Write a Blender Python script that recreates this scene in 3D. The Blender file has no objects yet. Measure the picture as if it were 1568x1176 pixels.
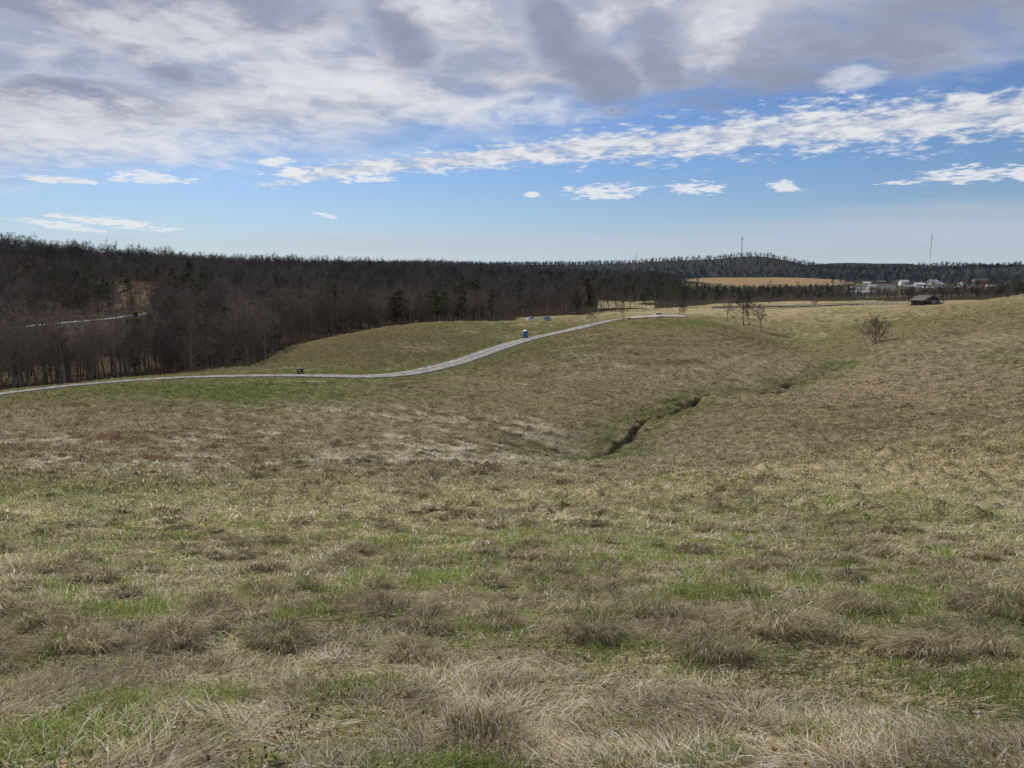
import bpy, math, numpy as np, random, time
from mathutils import Vector
T0=time.time()
rng=np.random.default_rng(11); random.seed(5)
scene=bpy.context.scene
try:
    scene.view_settings.view_transform='Standard'; scene.view_settings.look='None'; scene.view_settings.exposure=0
except Exception as ex: print(ex)

# ---------------------------------------------------------------- image pixel helpers
# camera at the eye point (0,0,0), tilted down 8.5 deg; image pixel coordinates -> world directions
F=1184.; CX=784.; CY=588.; TILT=math.radians(8.5)
def ray(u,v):
    a=(u-CX)/F; b=(CY-v)/F
    return a, math.cos(TILT)+b*math.sin(TILT), -math.sin(TILT)+b*math.cos(TILT)
def bearing(u,v=520):
    x,y,z=ray(u,v); return math.atan2(x,y)
def elev(u,v):
    x,y,z=ray(u,v); return z/math.hypot(x,y)
def azel(u,v):
    x,y,z=ray(u,v); return math.atan2(x,y), math.atan2(z,math.hypot(x,y))

# ---------------------------------------------------------------- noise
def _h(ix,iy,seed):
    n=(ix.astype(np.int64)*374761393+iy.astype(np.int64)*668265263+seed*1274126177)&0xffffffff
    n=((n^(n>>13))*1274126177)&0xffffffff
    n=(n^(n>>16))&0xffffffff
    return n/4294967295.0
def vnoise(x,y,seed=0):
    x0=np.floor(x);y0=np.floor(y);fx=x-x0;fy=y-y0
    fx=fx*fx*(3-2*fx);fy=fy*fy*(3-2*fy)
    a=_h(x0,y0,seed);b=_h(x0+1,y0,seed);c=_h(x0,y0+1,seed);d=_h(x0+1,y0+1,seed)
    return (a*(1-fx)+b*fx)*(1-fy)+(c*(1-fx)+d*fx)*fy
def fbm(x,y,lam,oct=4,seed=0,rough=.5):
    s=0;a=1;t=0
    for o in range(oct):
        ca,sa=math.cos(o*1.3+.4),math.sin(o*1.3+.4)
        s=s+a*vnoise((x*ca-y*sa)/lam,(x*sa+y*ca)/lam,seed+o*17);t+=a;a*=rough;lam/=2.03
    return s/t
def sstep(x,a,b):
    t=np.clip((x-a)/(b-a),0,1); return t*t*(3-2*t)

# ---------------------------------------------------------------- terrain profile table
near=[(1176,2.4),(950,5.5),(890,9),(840,14),(800,20)]
cols={
-120:[(788,23),(779,35),(705,60),(670,80),(640,102),(616,130),(608,142),(612,175),(600,220),(512,350),(484,450),(440,600),(378,750),(412,1500)],
0:[(788,23),(778,35),(700,62),(660,87),(630,108),(604,138),(597,150),(602,175),(592,220),(507,350),(482,450),(440,600),(385,750),(412,1500)],
200:[(789,23),(780,35),(736,48),(690,68),(650,91),(610,120),(584,148),(577,162),(584,190),(574,235),(524,330),(488,400),(462,480),(404,750),(412,1500)],
400:[(789,23),(780,36),(737,50),(690,73),(650,95),(610,123),(576,156),(566,178),(562,200),(552,240),(524,320),(484,430),(444,600),(418,800),(414,1500)],
500:[(788,23),(779,36),(734,51),(690,75),(650,98),(610,127),(575,162),(563,180),(545,205),(528,230),(515,255),(521,285),(512,340),(482,450),(442,600),(423,800),(414,1500)],
600:[(782,25),(774,38),(732,54),(690,77),(650,101),(610,130),(576,163),(560,182),(540,207),(517,238),(497,275),(504,310),(498,380),(476,480),(449,600),(430,800),(416,1500),(409,2600)],
700:[(775,26),(769,41),(728,57),(690,82),(650,106),(610,136),(580,164),(554,192),(535,217),(514,248),(498,280),(488,305),(496,345),(489,420),(471,520),(450,650),(430,850),(416,1500),(409,2600)],
800:[(764,28),(761,44),(724,60),(690,86),(660,105),(620,135),(580,168),(548,200),(516,255),(503,285),(493,312),(488,335),(494,370),(487,450),(471,560),(452,700),(432,950),(418,1800),(409,2600)],
900:[(750,30),(749,48),(716,66),(697,84),(686,93),(650,112),(610,138),(575,168),(540,205),(515,240),(498,280),(491,310),(489,350),(482,420),(470,550),(456,700),(438,1000),(420,1800),(408,2600)],
1000:[(735,34),(736,54),(700,78),(662,100),(640,115),(600,145),(565,178),(530,218),(505,255),(486,290),(482,315),(484,350),(478,430),(468,540),(459,680),(447,900),(428,1500),(406,2600)],
1080:[(724,37),(725,58),(684,84),(645,106),(608,136),(575,168),(545,200),(516,235),(498,262),(488,285),(490,320),(481,390),(470,500),(465,620),(456,800),(446,1120),(421,1560),(428,1780),(405,2600)],
1150:[(713,40),(714,61),(668,90),(632,113),(603,142),(574,173),(545,205),(520,235),(504,258),(511,288),(498,325),(481,380),(470,470),(465,600),(456,800),(446,1120),(419,1560),(428,1780),(405,2600)],
1200:[(705,42),(706,64),(660,92),(627,117),(597,150),(572,180),(548,208),(529,236),(537,265),(518,295),(496,332),(480,377),(471,430),(466,520),(462,650),(456,800),(446,1120),(419,1560),(428,1780),(405,2600)],
1250:[(697,44),(698,66),(654,92),(622,118),(591,152),(562,186),(545,212),(551,238),(530,268),(507,305),(482,350),(471,400),(466,500),(461,650),(455,820),(445,1120),(421,1560),(428,1780),(405,2600)],
1300:[(689,46),(690,70),(650,94),(617,120),(585,155),(560,190),(545,215),(520,255),(500,290),(482,335),(469,385),(464,470),(460,650),(454,850),(444,1120),(425,1560),(430,1780),(407,2600)],
1400:[(672,52),(672,78),(638,98),(605,122),(572,150),(542,185),(515,222),(495,260),(478,300),(466,345),(464,430),(459,650),(449,900),(430,1500),(406,2600)],
1568:[(720,38),(642,62),(641,89),(604,108),(575,130),(545,160),(514,190),(482,230),(449,285),(457,340),(458,450),(453,650),(442,900),(428,1500),(406,2600)],
1720:[(700,40),(622,62),(619,89),(582,108),(553,130),(522,160),(490,190),(458,230),(422,285),(440,340),(445,450),(445,650),(440,900),(428,1500),(408,2600)],
}
NL=620
LR=np.linspace(math.log(.4),math.log(9500),NL)
us=sorted(cols); phis=[bearing(u) for u in us]
prof=[]
for u in us:
    rs=[.4,1.2]; zs=[-1.6,-1.61]
    for v,d in near+cols[u]+[(410,4200),(410,9500)]:
        x,y,z=ray(u,v); k=d/y; rs.append(math.hypot(x,y)*k); zs.append(z*k)
    prof.append(np.interp(LR,np.log(rs),zs))
prof=np.array(prof)
NP=420; PH=np.linspace(phis[0],phis[-1],NP)
Zt=np.array([np.interp(PH,phis,prof[:,j]) for j in range(NL)]).T
def gsm(A,s,ax):
    n=int(3*s)+1;k=np.exp(-.5*(np.arange(-n,n+1)/s)**2);k/=k.sum()
    pad=[(0,0),(0,0)];pad[ax]=(n,n)
    B=np.pad(A,pad,mode='edge');return np.apply_along_axis(lambda m:np.convolve(m,k,'valid'),ax,B)
Zt=gsm(Zt,7.5,0); Zt=gsm(Zt,1.7,1)
def ztab(phi,lr):
    back=sstep(np.abs(phi),1.1,2.2)
    p=np.clip(phi,PH[0],PH[-1])
    fp=(p-PH[0])/(PH[-1]-PH[0])*(NP-1); ip=np.clip(fp.astype(int),0,NP-2); fp=fp-ip
    fl=np.clip((lr-LR[0])/(LR[-1]-LR[0])*(NL-1),0,NL-1); il=np.clip(fl.astype(int),0,NL-2); fl=fl-il
    z=(Zt[ip,il]*(1-fl)+Zt[ip,il+1]*fl)*(1-fp)+(Zt[ip+1,il]*(1-fl)+Zt[ip+1,il+1]*fl)*fp
    r=np.exp(lr)
    zb=-1.6-.03*np.minimum(r,400)
    return z*(1-back)+zb*back
def zsm(x,y): return ztab(np.arctan2(x,y),np.log(np.maximum(np.hypot(x,y),.41)))
def sight(u,v,rmin=20):
    """first ground point along the ray through an image pixel, on the smooth terrain"""
    ph=bearing(u,v); e=elev(u,v)
    lr=np.linspace(math.log(rmin),math.log(6000),4000); z=ztab(np.full_like(lr,ph),lr)
    ok=np.where(z/np.exp(lr)>=e)[0]
    r=math.exp(lr[ok[0]]) if len(ok) else 3000
    return r*math.sin(ph), r*math.cos(ph)

gully_px=[(858,680),(888,688),(920,688),(943,674),(960,661),(972,648),(990,639),(1015,632),(1045,624),(1066,606),(1084,601),(1124,599),(1168,600),(1198,595),(1208,583),(1237,577),(1267,567),(1292,555)]
gully=np.array([sight(*p) for p in gully_px])
gw=np.array([.0,.15,.35,.75,.95,.95,.65,.55,.75,1.1,.8,.5,.5,1.1,.75,.5,.5,.35])
def polydist(x,y,P):
    best=np.full(x.shape,1e9);t_at=np.zeros(x.shape)
    for i in range(len(P)-1):
        a=P[i];b=P[i+1];ab=b-a;L=ab@ab
        t=np.clip(((x-a[0])*ab[0]+(y-a[1])*ab[1])/L,0,1)
        d=np.hypot(x-a[0]-t*ab[0],y-a[1]-t*ab[1]);m=d<best
        best=np.where(m,d,best);t_at=np.where(m,i+t,t_at)
    return best,t_at
def gullyd(x,y):
    wx=x+(vnoise(x/3.5,y/3.5,77)-.5)*3.2+(vnoise(x/1.2,y/1.2,79)-.5)*1.2; wy=y+(vnoise(x/3.5,y/3.5,78)-.5)*3.2
    g,t=polydist(wx,wy,gully); return g,np.interp(t,np.arange(len(gw)),gw)
road_px=[(-160,626),(-80,615),(0,604),(100,592),(200,583.5),(300,578),(400,576),(500,576.5),(560,577.5),(620,573),(680,561),(720,549),(760,535),(805,521),(850,511),(890,502),(930,492),(955,488)]
road=np.array([sight(u,v,60) for u,v in road_px])
def catmull(P,n=14):
    out=[];Q=np.vstack([2*P[0]-P[1],P,2*P[-1]-P[-2]])
    for i in range(1,len(Q)-2):
        for t in np.linspace(0,1,n,endpoint=False):
            out.append(.5*((2*Q[i])+(-Q[i-1]+Q[i+1])*t+(2*Q[i-1]-5*Q[i]+4*Q[i+1]-Q[i+2])*t*t+(-Q[i-1]+3*Q[i]-3*Q[i+1]+Q[i+2])*t**3))
    out.append(P[-1]);return np.array(out)
roadS=catmull(road)
hill=(2600*math.sin(bearing(1155)),2600*math.cos(bearing(1155)))
tus_px=[(1180,965,.45,.13),(990,945,.36,.12),(590,950,.27,.10),(410,880,.36,.12),(1350,855,.42,.13),(1090,1000,.3,.07),(680,945,.25,.09),(910,975,.25,.09),(1530,945,.45,.12),(1320,940,.3,.10),(740,1150,.18,.07),(640,1010,.2,.06),(1500,860,.38,.11),(90,880,.38,.11),(820,860,.42,.11),(1060,850,.42,.11),(330,940,.25,.08),(530,870,.32,.1),(1420,1000,.22,.06),(60,960,.25,.08)]
tus=[]
for u,v,ra,h in tus_px:
    x,y=sight(u,v,1.5); tus.append((x,y,ra,h))
for i in range(300):
    r=math.exp(rng.uniform(math.log(5.),math.log(50)));p=rng.uniform(-.72,.72)
    tus.append((r*math.sin(p),r*math.cos(p),rng.uniform(.1,.26)*(1+r/30),rng.uniform(.03,.09)*(1+r/40)))
kx,ky=sight(1110,545)
def contour_phase(x,y,z): return z*2*math.pi/.55+3.5*fbm(x,y,40,3,31)+.9*fbm(x,y,6,2,32)
def disp(x,y,r,z):
    d=np.zeros_like(x)
    m=sstep(r,25,60)*(1-sstep(r,900,1200))
    d+=m*(fbm(x,y,26,3,3)-.5)*1.5
    d+=(fbm(x,y,2.6,3,5)-.5)*.16*sstep(r,1.5,6)
    n=fbm(x,y,.8,3,9); d+=np.maximum(n-.5,0)*1.1*sstep(r,9,30)*(1-sstep(r,350,600))
    d+=(fbm(x,y,.16,2,13)-.5)*.05*(1-sstep(r,20,40))
    kk=np.exp(-(((x-kx)/75)**2+((y-ky)/50)**2))
    d+=(kk*.12+.035*sstep(r,60,90)*(1-sstep(r,350,450)))*np.sin(contour_phase(x,y,z))
    far=sstep(r,1300,2200)
    d+=far*(fbm(x,y,560,4,43)-.5)*60
    d+=32*np.exp(-(((x-hill[0])/140)**2+((y-hill[1])/260)**2))
    g,w=gullyd(x,y)
    d-=1.0*w*np.exp(-(g/.75)**4)*(g<8)
    d-=.9*np.exp(-(g/5)**2)*(g<25)
    rd,_=polydist(x,y,road)
    flat=np.exp(-(rd/5.5)**4)
    d=d*(1-.85*flat*(r<500))
    nearm=r<80
    xx=x[nearm];yy=y[nearm];dd=np.zeros_like(xx)
    for a,b,ra,h in tus:
        q=((xx-a)**2+(yy-b)**2)/ra**2
        dd=np.maximum(dd,h*np.exp(-q*1.6)*(q<5))
    d[nearm]+=dd
    return d

# ---------------------------------------------------------------- terrain mesh grid
segs=[np.arange(math.log(.4),math.log(50),.012),np.arange(math.log(50),math.log(320),.0046),np.arange(math.log(320),math.log(9400),.013)]
RL=np.concatenate(segs+[np.array([math.log(9500)])])
PC=np.concatenate([np.linspace(-math.pi,-.75,50,endpoint=False),np.linspace(-.75,.75,860),np.linspace(.75,math.pi,51)[1:]])
nr,nc=len(RL),len(PC)
PHI,LRG=np.meshgrid(PC,RL,indexing='ij')
R=np.exp(LRG);X=R*np.sin(PHI);Y=R*np.cos(PHI)
Z=ztab(PHI.ravel(),LRG.ravel())
Zs=Z.copy()
Z=Z+disp(X.ravel(),Y.ravel(),R.ravel(),Z)
Z=Z.reshape(nc,nr)
def height(x,y):
    x=np.atleast_1d(np.asarray(x,float));y=np.atleast_1d(np.asarray(y,float))
    p=np.arctan2(x,y);l=np.log(np.maximum(np.hypot(x,y),.41))
    i=np.clip(np.searchsorted(PC,p)-1,0,nc-2);j=np.clip(np.searchsorted(RL,l)-1,0,nr-2)
    fp=(p-PC[i])/(PC[i+1]-PC[i]);fl=(np.exp(l)-np.exp(RL[j]))/(np.exp(RL[j+1])-np.exp(RL[j]))
    return (Z[i,j]*(1-fl)+Z[i,j+1]*fl)*(1-fp)+(Z[i+1,j]*(1-fl)+Z[i+1,j+1]*fl)*fp
def h1(x,y): return float(height(x,y)[0])

# ---------------------------------------------------------------- ground colours
def bell(x,y,u,v,wx,wy,rmin=20):
    cx,cy=sight(u,v,rmin); return np.exp(-(((x-cx)/wx)**2+((y-cy)/wy)**2))
def mixc(c,col,m):
    return c*(1-m[:,None])+np.array(col)[None]*m[:,None]
def hayfield(x,y,p,r):
    q=((p-bearing(1172))/(.5*(bearing(1298)-bearing(1046))))**2+((r-1440)/175)**2
    return q+.5*(fbm(x,y,60,2,57)-.5)<1
def forest_mask(x,y):
    p=np.arctan2(x,y);r=np.hypot(x,y)
    uu=[-300,-120,0,200,385,430,500,600,700,800,870,950,1050,1100,1200,1300,1400,1500,1568,1750]
    rr=[200,215,206,205,226,268,300,330,350,400,430,480,520,640,700,690,640,560,520,420]
    edge=np.interp(p,[bearing(u) for u in uu],rr)
    m=(r>edge+12*(fbm(x,y,30,2,55)-.5)).astype(float)
    m*=~((p<bearing(245))&(r>285)&(r<440+40*fbm(x,y,25,2,59)))
    m*=~((p>bearing(180))&(p<bearing(270))&(r>500)&(r<560+100*fbm(x,y,30,2,60)))
    m*=~hayfield(x,y,p,r)
    m*=~((p>bearing(1040))&(p<bearing(1310))&(r>1000)&(r<1300)&(fbm(x,y,50,2,58)>.42))
    m*=~((p>bearing(1305))&(p<bearing(1545))&(r>830)&(r<1400)&(fbm(x,y,80,2,66)>.36))
    m*=~((p>bearing(915))&(p<bearing(1000))&(r>480)&(r<680)&(fbm(x,y,40,2,67)>.4))
    m*=~((p>bearing(790))&(p<bearing(880))&(r>340)&(r<440))
    return m*(np.abs(p)<1.5)
def groundcol(x,y,z,r):
    n1=fbm(x,y,35,4,101);n2=fbm(x,y,6,4,102);n3=fbm(x,y,1.3,3,103);n0=fbm(x,y,90,3,104)
    p=np.arctan2(x,y)
    c=np.repeat(np.array([.30,.25,.15])[None],len(x),0)
    c=mixc(c,[.145,.12,.065],sstep(r,54,78)*(1-sstep(r,280,420))*.85)  # olive bowl grass; shade of camera-facing slopes is painted into this albedo
    c=mixc(c,[.25,.205,.135],np.clip(bell(x,y,1440,560,60,60)*1.1,0,.85))
    left=np.clip(bell(x,y,430,670,62,34)*1.4,0,.95)
    c=mixc(c,[.215,.182,.115],left)
    mid=bell(x,y,820,600,34,20);c=mixc(c,[.20,.17,.105],mid*.8)
    c=mixc(c,[.105,.118,.045],np.clip(sstep(n1*.6+n2*.4,.49,.62)*.6,0,1)*(1-.5*left))
    c=mixc(c,[.35,.30,.21],sstep(n2*.5+n3*.5,.53,.70)*.7*sstep(n0*.5+n1*.5,.4,.62))
    c=mixc(c,[.08,.062,.036],sstep(n3*.6+n2*.4,.46,.29)*.7)
    # faint, patchy mowing lines and cattle terracettes follow the contours
    kk=np.exp(-(((x-kx)/75)**2+((y-ky)/50)**2))
    wav=.5+.5*np.sin(contour_phase(x,y,z)+.9)
    patchy=sstep(fbm(x,y,16,3,105),.38,.60)
    lm=np.clip(left+.3*bell(x,y,1440,560,70,60),0,1)
    c=c*(1-((.09+.22*lm)*patchy*sstep(r,40,58)*(1-sstep(r,330,420))+.14*kk*(.3+.7*patchy))*wav)[:,None]
    st=fbm(x*.9+y*.45,(y*.9-x*.45)*.5,1.6,4,7)
    b=np.clip(bell(x,y,400,690,36,24)*1.3+bell(x,y,620,640,26,13)*.9,0,1)
    c=mixc(c,[.45,.41,.32],b*sstep(st+.5*(n1-.5),.46,.64)*(.85-.42*wav)*(.55+.45*patchy))
    for u,v,wx,wy in [(545,733,2.0,1.8),(445,765,2.6,2.2),(1220,656,2.2,1.4),(190,668,4,2.5),(10,690,5,3),(1055,714,1.6,1.2),(770,655,3,2),(240,700,3,2),(725,735,1.5,1.2),(470,780,2,1.5)]:
        c=mixc(c,[.13,.08,.048],np.clip(bell(x,y,u,v,wx,wy)*1.3,0,1)*sstep(n3,.25,.6)*.8)
    for u,v,wx,wy,k in [(900,696,6,2.5,.9),(960,690,6,2,.6),(1250,580,12,5,.55),(60,770,12,10,.6),(330,600,25,14,.6),(1060,495,25,10,.8),(760,500,30,15,.4),(740,742,4,2,.5),(210,600,30,10,.5)]:  # green growth; the knoll-crest patch also has camera-side shade painted into its colour
        c=mixc(c,[.085,.12,.035],bell(x,y,u,v,wx,wy)*k*(.4+.9*n2))
    c=mixc(c,[.11,.095,.05],np.clip(bell(x,y,600,530,50,42,190)*1.1,0,.85))
    c=mixc(c,[.26,.22,.16],bell(x,y,640,533,10,12,190)*.7*sstep(n3,.4,.7))
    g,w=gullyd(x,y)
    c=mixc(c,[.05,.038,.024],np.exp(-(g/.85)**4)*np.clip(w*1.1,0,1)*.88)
    c=mixc(c,[.085,.10,.036],np.clip(np.exp(-((g-3)/2.2)**2)*1.1*n2,0,1))
    rd,_=polydist(x,y,roadS[::4]); c=mixc(c,[.11,.12,.045],np.exp(-((rd-5)/2.2)**2)*.6*(r<500))
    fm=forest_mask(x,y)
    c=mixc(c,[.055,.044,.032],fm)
    far=sstep(r,900,1800)*fm; c=mixc(c,[.045,.052,.058],far*.8)  # bluish aerial haze painted into the distant forest ground
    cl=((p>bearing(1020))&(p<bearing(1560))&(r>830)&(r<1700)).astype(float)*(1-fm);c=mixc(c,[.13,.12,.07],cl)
    c=mixc(c,[.25,.18,.115],hayfield(x,y,p,r)*(.6+.5*n1))
    cl=((p>bearing(180))&(p<bearing(270))&(r>500)&(r<660)).astype(float); c=mixc(c,[.10,.07,.052],cl*(.5+.8*n2))
    cl=((p<bearing(245))&(r>262)&(r<482)&(p>-1.4)).astype(float); c=mixc(c,[.085,.07,.048],cl)
    nearm=1-sstep(r,10,26)
    c=mixc(c,[.15,.128,.075],nearm*.75)
    return np.clip(c,0,1)
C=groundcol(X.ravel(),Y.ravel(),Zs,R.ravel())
print('cols',time.time()-T0)

# ---------------------------------------------------------------- mesh helpers
def raw_mesh(name,V,faces_flat,counts,mats,colattr=None,smooth=False):
    me=bpy.data.meshes.new(name)
    V=np.asarray(V,np.float32)
    me.vertices.add(len(V)); me.vertices.foreach_set('co',V.ravel())
    ff=np.asarray(faces_flat,np.int32).ravel()
    me.loops.add(len(ff)); me.loops.foreach_set('vertex_index',ff)
    st=np.concatenate([[0],np.cumsum(counts)[:-1]]).astype(np.int32)
    me.polygons.add(len(counts)); me.polygons.foreach_set('loop_start',st)
    try: me.polygons.foreach_set('loop_total',np.asarray(counts,np.int32))
    except Exception: pass
    me.polygons.foreach_set('use_smooth',np.full(len(counts),smooth))
    if colattr is not None:
        at=me.attributes.new('Col','FLOAT_COLOR','POINT')
        c4=np.ones((len(V),4),np.float32);c4[:,:3]=colattr
        at.data.foreach_set('color',c4.ravel())
    for m in mats: me.materials.append(m)
    me.update(calc_edges=True)
    return me
def add_obj(name,me,parent=None,loc=None,rot=0,coll=None):
    o=bpy.data.objects.new(name,me)
    (coll or scene.collection).objects.link(o)
    if parent: o.parent=parent
    if loc is not None: o.location=loc
    o.rotation_euler[2]=rot
    return o
class MB:
    def __init__(s): s.v=[];s.f=[];s.c=[]
    def face(s,pts):
        n=len(s.v);s.v+=[tuple(p) for p in pts];s.f+=list(range(n,n+len(pts)));s.c.append(len(pts))
    def box(s,x0,x1,y0,y1,z0,z1):
        a=[(x0,y0,z0),(x1,y0,z0),(x1,y1,z0),(x0,y1,z0),(x0,y0,z1),(x1,y0,z1),(x1,y1,z1),(x0,y1,z1)]
        for q in [(0,3,2,1),(4,5,6,7),(0,1,5,4),(1,2,6,5),(2,3,7,6),(3,0,4,7)]: s.face([a[i] for i in q])
    def prism(s,prof,y0,y1):
        n=len(prof)
        s.face([(p[0],y0,p[1]) for p in prof]); s.face([(p[0],y1,p[1]) for p in reversed(prof)])
        for i in range(n):
            a=prof[i];b=prof[(i+1)%n]; s.face([(a[0],y0,a[1]),(a[0],y1,a[1]),(b[0],y1,b[1]),(b[0],y0,b[1])])
    def tube(s,a,b,ra,rb,n=5):
        a=Vector(a);b=Vector(b);d=(b-a).normalized()
        t=Vector((1,0,0)) if abs(d.x)<.8 else Vector((0,1,0))
        p=d.cross(t).normalized();q=d.cross(p)
        k=len(s.v)
        for i in range(n):
            an=2*math.pi*i/n;o=p*math.cos(an)+q*math.sin(an);s.v.append(tuple(a+o*ra))
        for i in range(n):
            an=2*math.pi*i/n;o=p*math.cos(an)+q*math.sin(an);s.v.append(tuple(b+o*rb))
        for i in range(n):
            j=(i+1)%n;s.f+=[k+i,k+j,k+n+j,k+n+i];s.c.append(4)
    def twig(s,a,b,w,rd):
        a=Vector(a);b=Vector(b);o=Vector((rd.gauss(0,1),rd.gauss(0,1),rd.gauss(0,1))).cross(b-a).normalized()*w
        s.face([a-o,a+o,b])
    def mesh(s,name,mat,smooth=False): return raw_mesh(name,s.v,s.f,s.c,[mat],None,smooth)

# ---------------------------------------------------------------- materials
def newmat(name):
    m=bpy.data.materials.new(name);m.use_nodes=True;nt=m.node_tree
    for n in list(nt.nodes): nt.nodes.remove(n)
    return m,nt
def simple(name,col,rough=.8,var=.25,scale=2.,metal=0,bump=0.):
    m,nt=newmat(name);N=nt.nodes;L=nt.links
    out=N.new('ShaderNodeOutputMaterial');b=N.new('ShaderNodeBsdfPrincipled');L.new(b.outputs[0],out.inputs[0])
    b.inputs['Roughness'].default_value=rough;b.inputs['Metallic'].default_value=metal
    tc=N.new('ShaderNodeTexCoord');nz=N.new('ShaderNodeTexNoise');nz.inputs['Scale'].default_value=scale;nz.inputs['Detail'].default_value=4
    L.new(tc.outputs['Object'],nz.inputs['Vector'])
    r=N.new('ShaderNodeValToRGB');r.color_ramp.elements[0].position=.3;r.color_ramp.elements[1].position=.7
    r.color_ramp.elements[0].color=[c*(1-var) for c in col]+[1];r.color_ramp.elements[1].color=[min(1,c*(1+var)) for c in col]+[1]
    L.new(nz.outputs[0],r.inputs[0]);L.new(r.outputs[0],b.inputs['Base Color'])
    if bump:
        bp=N.new('ShaderNodeBump');bp.inputs['Distance'].default_value=bump;L.new(nz.outputs[0],bp.inputs['Height']);L.new(bp.outputs[0],b.inputs['Normal'])
    return m
gm,nt=newmat('field_ground');N=nt.nodes;L=nt.links
out=N.new('ShaderNodeOutputMaterial');bs=N.new('ShaderNodeBsdfDiffuse');L.new(bs.outputs[0],out.inputs[0])
at=N.new('ShaderNodeAttribute');at.attribute_name='Col';tc=N.new('ShaderNodeTexCoord')
def nz(scale,detail=5,rough=.6):
    n=N.new('ShaderNodeTexNoise');n.inputs['Scale'].default_value=scale;n.inputs['Detail'].default_value=detail;n.inputs['Roughness'].default_value=rough
    L.new(tc.outputs['Object'],n.inputs['Vector']);return n
def mth(op,a,b=None,c=None,clamp=False,NN=None,LL=None):
    NN=NN or N;LL=LL or L
    n=NN.new('ShaderNodeMath');n.operation=op;n.use_clamp=clamp
    for i,v in enumerate((a,b,c)):
        if v is None: continue
        if isinstance(v,(int,float)): n.inputs[i].default_value=v
        else: LL.new(v,n.inputs[i])
    return n.outputs[0]
nA=nz(.9,4,.75);nB=nz(9,3,.7)
f=mth('ADD',mth('MULTIPLY',nA.outputs[0],1.5),mth('MULTIPLY',nB.outputs[0],1.5))
mr=N.new('ShaderNodeMapRange');mr.inputs['From Min'].default_value=1.15;mr.inputs['From Max'].default_value=1.85;mr.inputs['To Min'].default_value=.4;mr.inputs['To Max'].default_value=1.65
L.new(f,mr.inputs['Value'])
vm=N.new('ShaderNodeVectorMath');vm.operation='SCALE';L.new(at.outputs['Color'],vm.inputs[0]);L.new(mr.outputs[0],vm.inputs['Scale'])
L.new(vm.outputs[0],bs.inputs['Color'])
bp=N.new('ShaderNodeBump');bp.inputs['Strength'].default_value=.8;bp.inputs['Distance'].default_value=.2;L.new(f,bp.inputs['Height']);L.new(bp.outputs[0],bs.inputs['Normal'])
def leafmat(name,trans=.4,attr=True,col=(.05,.07,.03)):
    m,nt=newmat(name);N=nt.nodes;L=nt.links
    o=N.new('ShaderNodeOutputMaterial');d=N.new('ShaderNodeBsdfDiffuse')
    if attr:
        a=N.new('ShaderNodeAttribute');a.attribute_name='Col';src=a.outputs['Color']
    else:
        oi=N.new('ShaderNodeObjectInfo');r=N.new('ShaderNodeValToRGB')
        r.color_ramp.elements[0].color=[c*.5 for c in col]+[1];r.color_ramp.elements[1].color=[c*1.5 for c in col]+[1]
        L.new(oi.outputs['Random'],r.inputs[0]);src=r.outputs[0]
    L.new(src,d.inputs[0])
    if trans>0:
        t=N.new('ShaderNodeBsdfTranslucent');mx=N.new('ShaderNodeMixShader');mx.inputs[0].default_value=trans
        L.new(d.outputs[0],mx.inputs[1]);L.new(t.outputs[0],mx.inputs[2]);L.new(mx.outputs[0],o.inputs[0]);L.new(src,t.inputs[0])
    else: L.new(d.outputs[0],o.inputs[0])
    return m
grassm=leafmat('grass_blades',.48)
barkm=leafmat('bark_twigs',0,False,(.145,.12,.105))
barkmid=leafmat('bark_twigs_mid_hazed',0,False,(.12,.107,.105))  # greyer than near bark: slight distance haze put into the colour
barkfar=leafmat('bark_twigs_far_hazed',0,False,(.10,.11,.13))  # bluish bark colour stands in for aerial haze
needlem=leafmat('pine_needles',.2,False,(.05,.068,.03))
needlef=leafmat('pine_needles_far_hazed',0,False,(.06,.075,.075))  # needle colour shifted bluish to carry the distance haze

# ---------------------------------------------------------------- terrain object
idx=np.arange(nc*nr).reshape(nc,nr)
q=np.stack([idx[:-1,:-1],idx[1:,:-1],idx[1:,1:],idx[:-1,1:]],-1)[:, :, ::-1].reshape(-1,4)
V=np.stack([X.ravel(),Y.ravel(),Z.ravel()],1)
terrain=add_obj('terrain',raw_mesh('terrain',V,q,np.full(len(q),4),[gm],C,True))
del q
print('terrain',nc,nr,time.time()-T0)

# ---------------------------------------------------------------- grass
def blades(name,x,y,zoff,head,Ln,wd,l1,l2,col):
    z=height(x,y)+zoff
    hx,hy=np.sin(head),np.cos(head);sx,sy=hy,-hx
    mx=x+hx*Ln*.5*np.sin(l1);my=y+hy*Ln*.5*np.sin(l1);mz=z+Ln*.5*np.cos(l1)
    tx=mx+hx*Ln*.5*np.sin(l2);ty=my+hy*Ln*.5*np.sin(l2);tz=mz+Ln*.5*np.cos(l2)
    w=wd/2
    n=len(x);V=np.zeros((n,5,3),np.float32)
    V[:,0]=np.stack([x-sx*w,y-sy*w,z-.01],1);V[:,1]=np.stack([x+sx*w,y+sy*w,z-.01],1)
    V[:,2]=np.stack([mx-sx*w*.8,my-sy*w*.8,mz],1);V[:,3]=np.stack([mx+sx*w*.8,my+sy*w*.8,mz],1)
    V[:,4]=np.stack([tx,ty,tz],1)
    b=(np.arange(n)*5)[:,None]
    Fc=np.concatenate([b+np.array([[0,1,3]]),b+np.array([[0,3,2]]),b+np.array([[2,3,4]])],1)
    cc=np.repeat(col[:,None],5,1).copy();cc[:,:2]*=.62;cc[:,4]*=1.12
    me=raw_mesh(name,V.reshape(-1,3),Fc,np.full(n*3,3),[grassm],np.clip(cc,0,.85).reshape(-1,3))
    return add_obj(name,me)
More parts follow.
